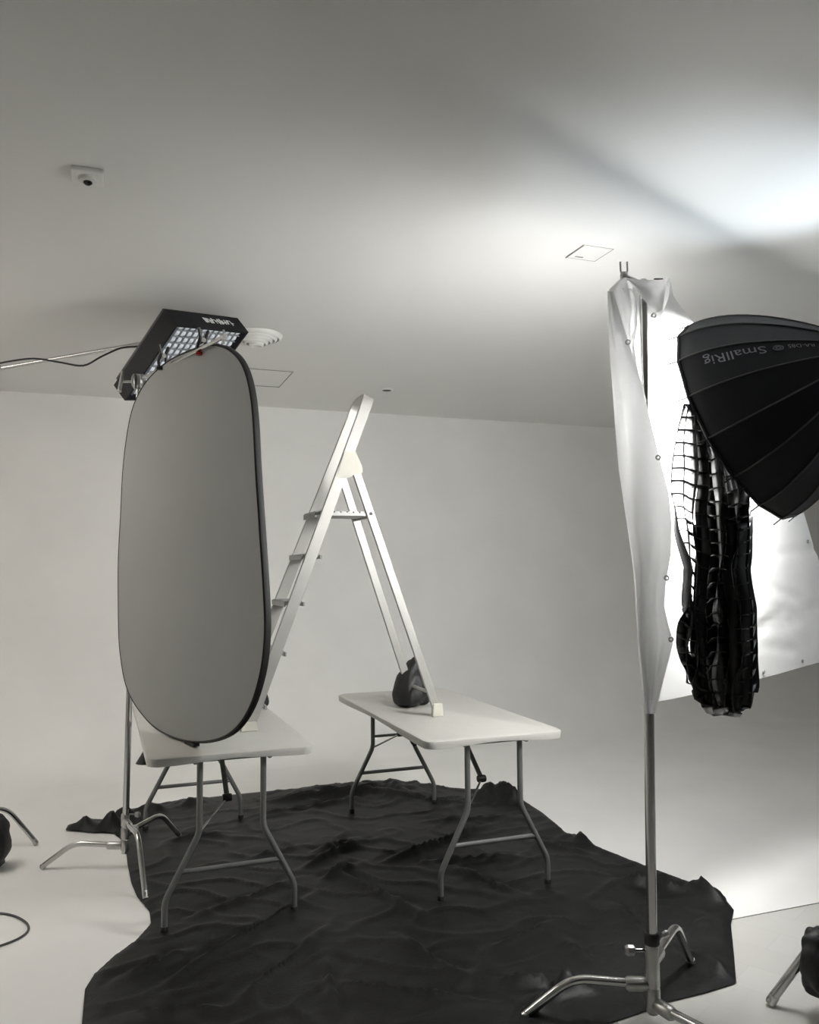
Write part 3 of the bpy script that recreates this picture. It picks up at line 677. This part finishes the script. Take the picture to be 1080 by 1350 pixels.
# plane of the broad sheet: runs away to the right, parallel to the softbox opening
sd = room(.74, .67).normalized(); sn = V((-sd.y, sd.x, 0)); sp0 = room(.84, 3.04)
DC = thing('diffusion_cloth', 'large white diffusion cloth hanging from the stand in front of the black softbox', 'cloth', V((cr.x+.05, cr.y+.1, .92)))
Lc = [(372, 834), (450, 836), (600, 840), (800, 853), (925, 862)]
Rc = [(372, 884), (392, 888), (442, 928), (452, 975), (480, 1018), (560, 1046), (640, 1054), (670, 1058), (712, 1070), (750, 1083), (805, 1106), (860, 1130)]
crease = [((1000, 838), (1060, 818)), ((1000, 850), (1050, 858)), ((995, 842), (1040, 800)), ((1010, 770), (1055, 790)), ((880, 762), (905, 760)), ((1000, 735), (1080, 722)), ((960, 840), (1080, 800))]
def shf(u, v):
    yl = 372+(926-372)*v; yr = 372+(858-372)*v
    xl, xr = interp(Lc, yl), interp(Rc, yr)
    x, y = xl+(xr-xl)*u, yl+(yr-yl)*u+6*sin(pi*u)*v
    b = .012*noise.noise(V((u*2.6, v*2.2, 4)))+.005*noise.noise(V((u*6+v*2, v*4, 1)))
    b += .02*sin(pi*u)*(v-.3)
    for (ax_, ay), (bx_, by) in crease:
        d, t, q = segd(V((x, y, 0)), V((ax_, ay, 0)), V((bx_, by, 0))); b += .006*math.exp(-(d/5)**2)
    p_ = FP(x, y, sp0, sn)
    return p_+sn*b
mb = MB(); mb.grid(shf, 60, 80); sh = mb.build('sheet', M['sheet'], DC, angle=180)
# the part that wraps round the pole and hangs in front of it
FL = [(384, 801), (430, 802), (480, 805), (560, 811), (620, 816), (680, 825), (720, 832), (760, 838), (840, 842), (900, 848), (941, 851)]
FR = [(384, 809), (430, 822), (480, 838), (530, 852), (600, 869), (650, 882), (690, 886), (730, 885), (770, 878), (800, 876), (826, 882), (845, 888), (870, 882), (900, 874), (930, 867), (941, 864)]
def ffn(u, v):
    y = 384+(941-384)*v; xl, xr = interp(FL, y), interp(FR, y)
    x = xl+(xr-xl)*u
    wv = .016*sin(u*7+v*5)*v+.012*noise.noise(V((u*3, v*6, 2)))+.034*math.exp(-((u-.45-.3*sin(v*5))/.12)**2)*max(0, v-.35)+.02*math.exp(-((u-.75+.5*(v-.6))/.09)**2)*max(0, v-.45)
    dep = 2.80-.02*sin(pi*u)+wv+.03*max(0, .12-v)
    if y > 840: dep += .012*sin(u*pi)
    return FD(x, y, dep)
mb = MB(); mb.grid(ffn, 28, 90); mb.build('front_fold', M['folded'], DC, angle=180)
# return: from the folded left edge back behind the pole to the sheet
def rfn(u, v):
    y = 384+(935-384)*v; a = FD(interp(FL, y), y, 2.80+.03*max(0, .12-v)); c = shf(0, min(1, max(0, (y-372)/(926-372))))
    p_ = a.lerp(c, u); return p_-RT*.02*sin(pi*u)
mb = MB(); mb.grid(rfn, 14, 50); mb.build('side_fold', M['sheet'], DC, angle=180)
# turned-in hem beside the pole, above
HL = [(380, 820), (400, 832), (430, 836), (455, 830), (490, 834), (530, 848)]
HR = [(380, 832), (400, 840), (430, 840), (455, 836), (490, 842), (530, 853)]
mb = MB(); mb.grid(lambda u, v: FD(interp(HL, 380+150*v)+(interp(HR, 380+150*v)-interp(HL, 380+150*v))*u, 380+150*v, 2.83+.012*sin(3*u+6*v)), 6, 24); mb.build('hem', M['folded'], DC, angle=180)
mb = MB(); mb.grid(lambda u, v: FD(interp([(366, 820), (384, 801), (450, 826)], 366+84*v)+(interp([(366, 826), (384, 830), (450, 833)], 366+84*v)-interp([(366, 820), (384, 801), (450, 826)], 366+84*v))*u, 366+84*v, 2.84+.01*sin(5*u)), 8, 16); mb.build('top_fold', M['folded'], DC, angle=180)
# flap turned over the top bar
def tfn(u, v):
    top = V((826+u*54, 366+2*sin(pi*u)+u*2, 0)); bot = V((830+u*42, 372+40*min(1, u*1.15)+6*u, 0))
    q = top.lerp(bot, v); return FD(q.x, q.y, 2.80+.09*u-.03*sin(pi*v)-.015*sin(6*u))
mb = MB(); mb.grid(tfn, 20, 12); mb.build('top_flap', M['folded'], DC, angle=180)
def tf2(u, v):
    a = V((880, 369, 0)).lerp(V((862, 417, 0)), v); b = V((883, 366, 0)).lerp(V((872, 416, 0)), v); b.x += 4*sin(pi*v)
    q = a.lerp(b, u); return FD(q.x, q.y, 2.885-.01*u)
mb = MB(); mb.grid(tf2, 6, 12); mb.build('flap_hem', M['folded'], DC, angle=180)
MB().lathe([(.010, -.02), (.014, -.012), (.014, .006), (.010, .014)], pfork, n=12).build('fork_base', M['dullchrome'], RS)
MB().tube([pfork, ptop, FD(868, 371, 2.98)], .008, 10).build('crossbar', M['chrome'], RS)
MB().lathe([(.012, -.015), (.012, .015)], FD(868, 371, 2.975), RT, 12).build('crossbar_clip', M['plasticdark'], RS)
for x, y, dep in ((862, 416, 2.87), (828, 451, 2.79), (868, 603, 2.75), (879, 762, 2.77), (885, 843, 2.78)):
    c = FD(x, y, dep); a = (EYE-c).normalized()
    mb = MB(); mb.lathe([(.004, 0), (.008, .003), (.010, 0), (.008, -.003), (.004, 0)], c, a, 16, cap=False); mb.build('grommet', M['dullchrome'], DC)

for u, v in ((.40, .985), (.56, .985), (.97, .70), (.75, .985)):
    c = shf(u, v)-sn*.006; mb = MB(); mb.lathe([(.004, 0), (.008, .003), (.010, 0), (.008, -.003), (.004, 0)], c, -sn, 16, cap=False); mb.build('grommet', M['dullchrome'], DC)
# ------------------------------------------------------------------ softbox
SB_PHASE = -.20
c0 = room(1.306, 3.202, 2.097); SBN = room(-.662, .660, -.356).normalized()
su = SBN.cross(V((0, 0, 1))).normalized(); sv = su.cross(SBN).normalized()
RR, DEP, NG, PH0 = .425, .50, 16, SB_PHASE*2*pi/16
SB = thing('softbox', 'big round black softbox with ribbed panels and printed lettering facing the white cloth', 'softbox', c0.copy())
def dome(phi, z, off=0.0):                  # z = 0 at the rim .. 1 at the speed ring
    r = RR*(1-z**1.75*.86) if z > 0 else RR
    g = ((phi-PH0)/(2*pi)*NG) % 1; r *= 1-.022*sin(pi*g)
    return c0-SBN*(DEP*z)+(su*cos(phi)+sv*sin(phi))*(r+off)
for k in range(NG):
    a0 = PH0+2*pi*k/NG
    mb = MB(); mb.grid(lambda u, v: dome(a0+2*pi/NG*u*.99999, v), 6, 20); mb.build('panel', M['boxcloth'], SB, angle=60)
    mb = MB(); mb.tube([dome(a0, j/16, .002) for j in range(17)], .0034, 6)
    mb.build('rib', M['piping'], SB)
    mb = MB(); mb.tube([dome(a0, .02), c0+(su*cos(a0)+sv*sin(a0))*(RR+.012)+SBN*.03], .0032, 6); mb.build('rod_tip', M['plasticdark'], SB)
mb = MB(); n = 96
mb.tube([dome(2*pi*k/n, .015, .002) for k in range(n+1)], .006, 6); mb.build('rim_band', M['boxcloth'], SB)
mb = MB(); mb.lathe([(.06, 0), (.075, .005), (.075, .05), (.06, .055)], c0-SBN*(DEP*.98), -SBN, 24); mb.build('speed_ring', M['plasticdark'], SB)
mb = MB(); m_ = 48
vs = [c0-SBN*.165]+[c0-SBN*.165+(su*cos(2*pi*k/m_)+sv*sin(2*pi*k/m_))*(RR*.85) for k in range(m_)]
mb.add(vs, [(0, 1+k, 1+(k+1) % m_) for k in range(m_)]); mb.build('front_diffuser', M['lamp'], SB, smooth_=False)
al = bpy.data.lights.new('softbox_beam', 'AREA'); al.shape = 'DISK'; al.size = .70; al.energy = BEAM_W; al.spread = radians(BEAM_SPREAD); al.color = (1.0, .985, .95)
ao = bpy.data.objects.new('softbox_beam', al); COL.objects.link(ao); ao.location = -SBN*.155; ao.rotation_euler = SBN.to_track_quat('-Z', 'Y').to_euler(); ao.parent = SB
# lettering wrapped on one panel, reading from the lamp end towards the rim
def find(px, py):
    best = None
    for i in range(0, 720):
        ph = 2*pi*i/720
        for j in range(0, 60):
            P_ = dome(ph, j/60); a = proj(P_); d = (a[0]-px)**2+(a[1]-py)**2
            nr = (su*cos(ph)+sv*sin(ph))
            if nr.dot(EYE-P_) > 0 and (best is None or d < best[0]): best = (d, ph, j/60)
    return best[1], best[2]
def letters(txt, size, pa_, za, pb_, zb):    # along the baseline from (angle, height) a to b
    fc = bpy.data.curves.new('txt', 'FONT'); fc.body = txt; fc.size = 1.0; fc.resolution_u = 3
    to = bpy.data.objects.new('txt', fc); COL.objects.link(to)
    me = to.to_mesh(); vs = [q.co.copy() for q in me.vertices]; fs = [tuple(p_.vertices) for p_ in me.polygons]; to.to_mesh_clear()
    bpy.data.objects.remove(to)
    w_ = max(q.x for q in vs)
    p0_, p1_ = dome(pa_, za), dome(pb_, zb)
    sgn = 1 if proj(dome(pa_+.05, za))[1] > proj(dome(pa_, za))[1] else -1
    out = []
    for q in vs:
        t = q.x/w_; ph = pa_+(pb_-pa_)*t; z = za+(zb-za)*t
        ph += sgn*q.y*size/RR
        out.append(dome(ph, z, .004))
    mb = MB(); mb.add(out, fs); return mb.build('lettering', M['print'], SB, smooth_=False)
(qa, wa), (qb, wb) = find(1010, 457), find(930, 478)
letters('SmallRig', .062, qa, wa, qa, wb)
letters('RA-D85', .040, qa, wa+(wa-wb)*.66, qa, wa+(wa-wb)*.30)
pc, zc = qa+(.020/RR)*(1 if proj(dome(qa+.05, wa))[1] > proj(dome(qa, wa))[1] else -1), wa+(wa-wb)*.16
mb = MB(); mb.tube([dome(pc+.035*sin(a), zc+.026*cos(a), .004) for a in [2*pi*k/24 for k in range(25)]], .0018, 5); mb.build('emblem', M['print'], SB)
mb = MB(); mb.tube([dome(pc+.016*sin(a), zc+.014*cos(a), .004) for a in [2*pi*k/18 for k in range(19)]], .0018, 5); mb.build('emblem', M['print'], SB)

# lamp head behind the softbox and its stand (beyond the right edge)
la = c0-SBN*(DEP+.02)
LH = thing('lamp_head', 'black studio lamp head mounted behind the round softbox', 'studio lamp', la.copy())
MB().lathe([(.055, 0), (.062, .01), (.062, .20), (.055, .22), (.04, .225)], la, -SBN, 24).build('lamp_body', M['plasticdark'], LH)
mb = MB()
for k in range(6): mb.lathe([(.062, 0), (.066, .003), (.066, .009), (.062, .012)], la-SBN*(.05+.022*k), -SBN, 24, cap=False)
mb.build('cooling_fin', M['plasticdark'], LH)
lsb = room(1.63, 2.70); kz = la-SBN*.10
MB().tube(fillet([kz+su*.075, kz+su*.085-V((0, 0, .16)), kz-su*.085-V((0, 0, .16)), kz-su*.075], .03), .009, 8).build('yoke', M['plasticdark'], LH)
fr_ = FZ(1016, 1325); dv = fr_-V((kz.x, kz.y, 0)); L_ = .44
lc = V((kz.x, kz.y, 0))
SS = thing('light_stand', 'stand with one slanting steel leg under the black sandbag below the softbox', 'light stand', lc.copy())
an = math.atan2(dv.y, dv.x)
stand_legs(SS, lc, [fr_, V((lc.x+L_*cos(an+2.1), lc.y+L_*sin(an+2.1), 0)), V((lc.x+L_*cos(an-2.1), lc.y+L_*sin(an-2.1), 0))], [.225, .18, .12], r=.0165, bend=.70)
MB().tube([V((lc.x, lc.y, .03)), V((lc.x, lc.y, 1.2))], .0175, 14).build('lower_column', M['chrome'], SS)
MB().tube([V((lc.x, lc.y, 1.15)), V((lc.x, lc.y, kz.z-.165))], .0135, 14).build('upper_column', M['chrome'], SS)
MB().tube([V((lc.x, lc.y, .05)), V((lc.x, lc.y, .32))], .025, 14).build('base_casting', M['dullchrome'], SS)
c4 = FD(1119, 1300, 2.80)
BG4 = thing('sandbag', 'black sandbag slung over the steel leg below the softbox', 'sandbag', V((c4.x, c4.y, .074)))
def sadl(s, zt, seed):
    q = bag_mesh(V((c4.x, c4.y+.02*s, zt)), .085, .05, .106, radians(20), seed, .05, .5); return q
sadl(-.6, .074, 2.2).build('bag_body', M['bagcloth'], BG4, angle=60)
sadl(5.5, .07, 4.4).build('bag_body', M['bagcloth'], BG4, angle=60)
MB().tube(smooth([V((c4.x-.06, c4.y-.01, .27)), V((c4.x-.03, c4.y, .29)), V((c4.x+.03, c4.y, .29)), V((c4.x+.06, c4.y-.01, .27))], 5), .008, 8, flat=.5).build('strap', M['bagcloth'], BG4)

# ------------------------------------------------------------------ loose fabric grid hanging from the softbox rim
rows = [535, 570, 600, 650, 700, 750, 800, 850, 900, 938]
cols = [  # x for each row, then depth offset
    ([903, 893, 888, 884, 893, 908, 904, 899, 906, 924], 2.90),
    ([907, 903, 901, 901, 906, 914, 910, 907, 912, 928], 2.885),
    ([911, 914, 914, 915, 917, 921, 917, 915, 919, 932], 2.885),
    ([914, 922, 925, 927, 927, 926, 922, 920, 924, 936], 2.90),
    ([915, 924, 928, 932, 930, 930, 926, 925, 929, 940], 2.97),
    ([916, 926, 932, 936, 934, 934, 930, 930, 934, 944], 3.02),
    ([917, 928, 936, 943, 942, 942, 938, 938, 941, 949], 2.95),
    ([918, 932, 940, 948, 950, 948, 946, 946, 948, 953], 2.88),
    ([920, 936, 944, 953, 956, 953, 953, 954, 955, 958], 2.95),
    ([922, 938, 948, 960, 962, 958, 960, 961, 961, 963], 3.03),
    ([924, 941, 952, 966, 968, 964, 967, 968, 967, 967], 2.96),
    ([926, 944, 957, 973, 974, 969, 975, 977, 975, 972], 2.89),
    ([928, 947, 961, 980, 980, 975, 983, 986, 985, 977], 2.95),
    ([930, 949, 964, 985, 983, 978, 988, 990, 990, 980], 3.03)]
tabs = [[(r, x) for r, x in zip(rows, c[0])] for c in cols]
NV = 22
NEND = [900, 908, 918, 930, 938, 943, 941, 930, 938, 944, 944, 940, 930, 908]
def net(i, v):                              # i = column (float), v = 0..1 down
    i0 = min(int(i), len(cols)-2); f = i-i0
    y = 535+(NEND[i0]*(1-f)+NEND[i0+1]*f-535)*v
    x = interp(tabs[i0], y)*(1-f)+interp(tabs[i0+1], y)*f
    d = cols[i0][1]*(1-f)+cols[i0+1][1]*f
    amp = min(1, v*3)
    x += amp*5*noise.noise(V((i*.7, v*7, 1))); d = 2.94+(d-2.94)*(.35+.65*amp)+.03*amp*noise.noise(V((i*.5, v*6, 5)))
    yy = y+amp*7*noise.noise(V((i*.6, v*5, 8)))+(3 if v > .9 else 0)*noise.noise(V((i, 0, 3)))
    return FD(x, yy, d)
def nrm_(i, v):
    e = .02; a = net(min(i+.3, len(cols)-1.001), v)-net(max(i-.3, 0), v); b = net(i, min(1, v+e))-net(i, max(0, v-e))
    n = a.cross(b); return n.normalized() if n.length > 1e-9 else CF
NT = thing('softbox_grid', 'crumpled black egg-crate fabric grid hanging off the rim of the softbox', 'softbox grid', net(7, 1.0))
def ribbon(path, wid, name):
    mb = MB(); m = len(path)
    vs = []
    for p_, n_ in path: vs += [p_-n_*wid, p_+n_*wid]
    mb.add(vs, [(2*k, 2*k+1, 2*k+3, 2*k+2) for k in range(m-1)]); return mb.build(name, M['netcloth'], NT, thick=.0035, angle=180)
for k in range(len(cols)):
    i = min(k, len(cols)-1.001)
    ribbon([(net(i, j/60), nrm_(i, j/60)) for j in range(61)], .022 if 0 < k < len(cols)-1 else .02, 'long_ribbon')
for j in range(NV+1):
    v = j/NV
    ribbon([(net(min(q/4, len(cols)-1.001), v), nrm_(min(q/4, len(cols)-1.001), v)) for q in range(4*(len(cols)-1)+1)], .020, 'cross_ribbon')
# border binding of the grid, gathered in the lower half
for q, (i, w_) in enumerate(((4.5, .05), (8.5, .055), (11, .05), (12.6, .045))):
    ribbon([(net(i, .38+.60*j/30)+CF*.01, (RT*.95+CF*.2*sin(j*.4)).normalized()) for j in range(31)], w_*(.8), 'border_band')

# ------------------------------------------------------------------ cool lamp beyond the right edge, pointed at the ceiling
up_p = room(2.65, 3.35, 1.90); tgt = room(1.345, 3.16, 3.0)
ul = thing('uplight', 'small cool lamp on a stand turned up at the ceiling beyond the softbox', 'studio lamp', V((up_p.x, up_p.y, 0)))
ud = (tgt-up_p).normalized()
MB().lathe([(.05, -.16), (.055, -.15), (.055, -.02), (.06, .0), (.05, .004), (.02, .005)], up_p, ud, 24).build('lamp_body', M['plasticdark'], ul)
MB().tube([V((up_p.x, up_p.y, .03)), up_p-ud*.10], .014, 12).build('column', M['chrome'], ul)
stand_legs(ul, V((up_p.x, up_p.y, 0)), [V((up_p.x+.42*cos(a), up_p.y+.42*sin(a), 0)) for a in (.3, 2.4, 4.5)], [.2, .15, .1])
ld = bpy.data.lights.new('uplight_beam', 'SPOT'); ld.energy = UPLIGHT_W; ld.color = (.80, .91, 1.0); ld.spot_size = radians(46); ld.spot_blend = 1.0; ld.shadow_soft_size = .06
lo = bpy.data.objects.new('uplight_beam', ld); COL.objects.link(lo); lo.location = up_p+ud*.03-V((up_p.x, up_p.y, 0)); lo.rotation_euler = ud.to_track_quat('-Z', 'Y').to_euler(); lo.parent = ul
lb = bpy.data.lights.new('uplight_bulb', 'POINT'); lb.energy = BULB_W; lb.color = (.84, .93, 1.0); lb.shadow_soft_size = .07
lo = bpy.data.objects.new('uplight_bulb', lb); COL.objects.link(lo); lo.location = up_p+ud*.09-V((up_p.x, up_p.y, 0)); lo.parent = ul
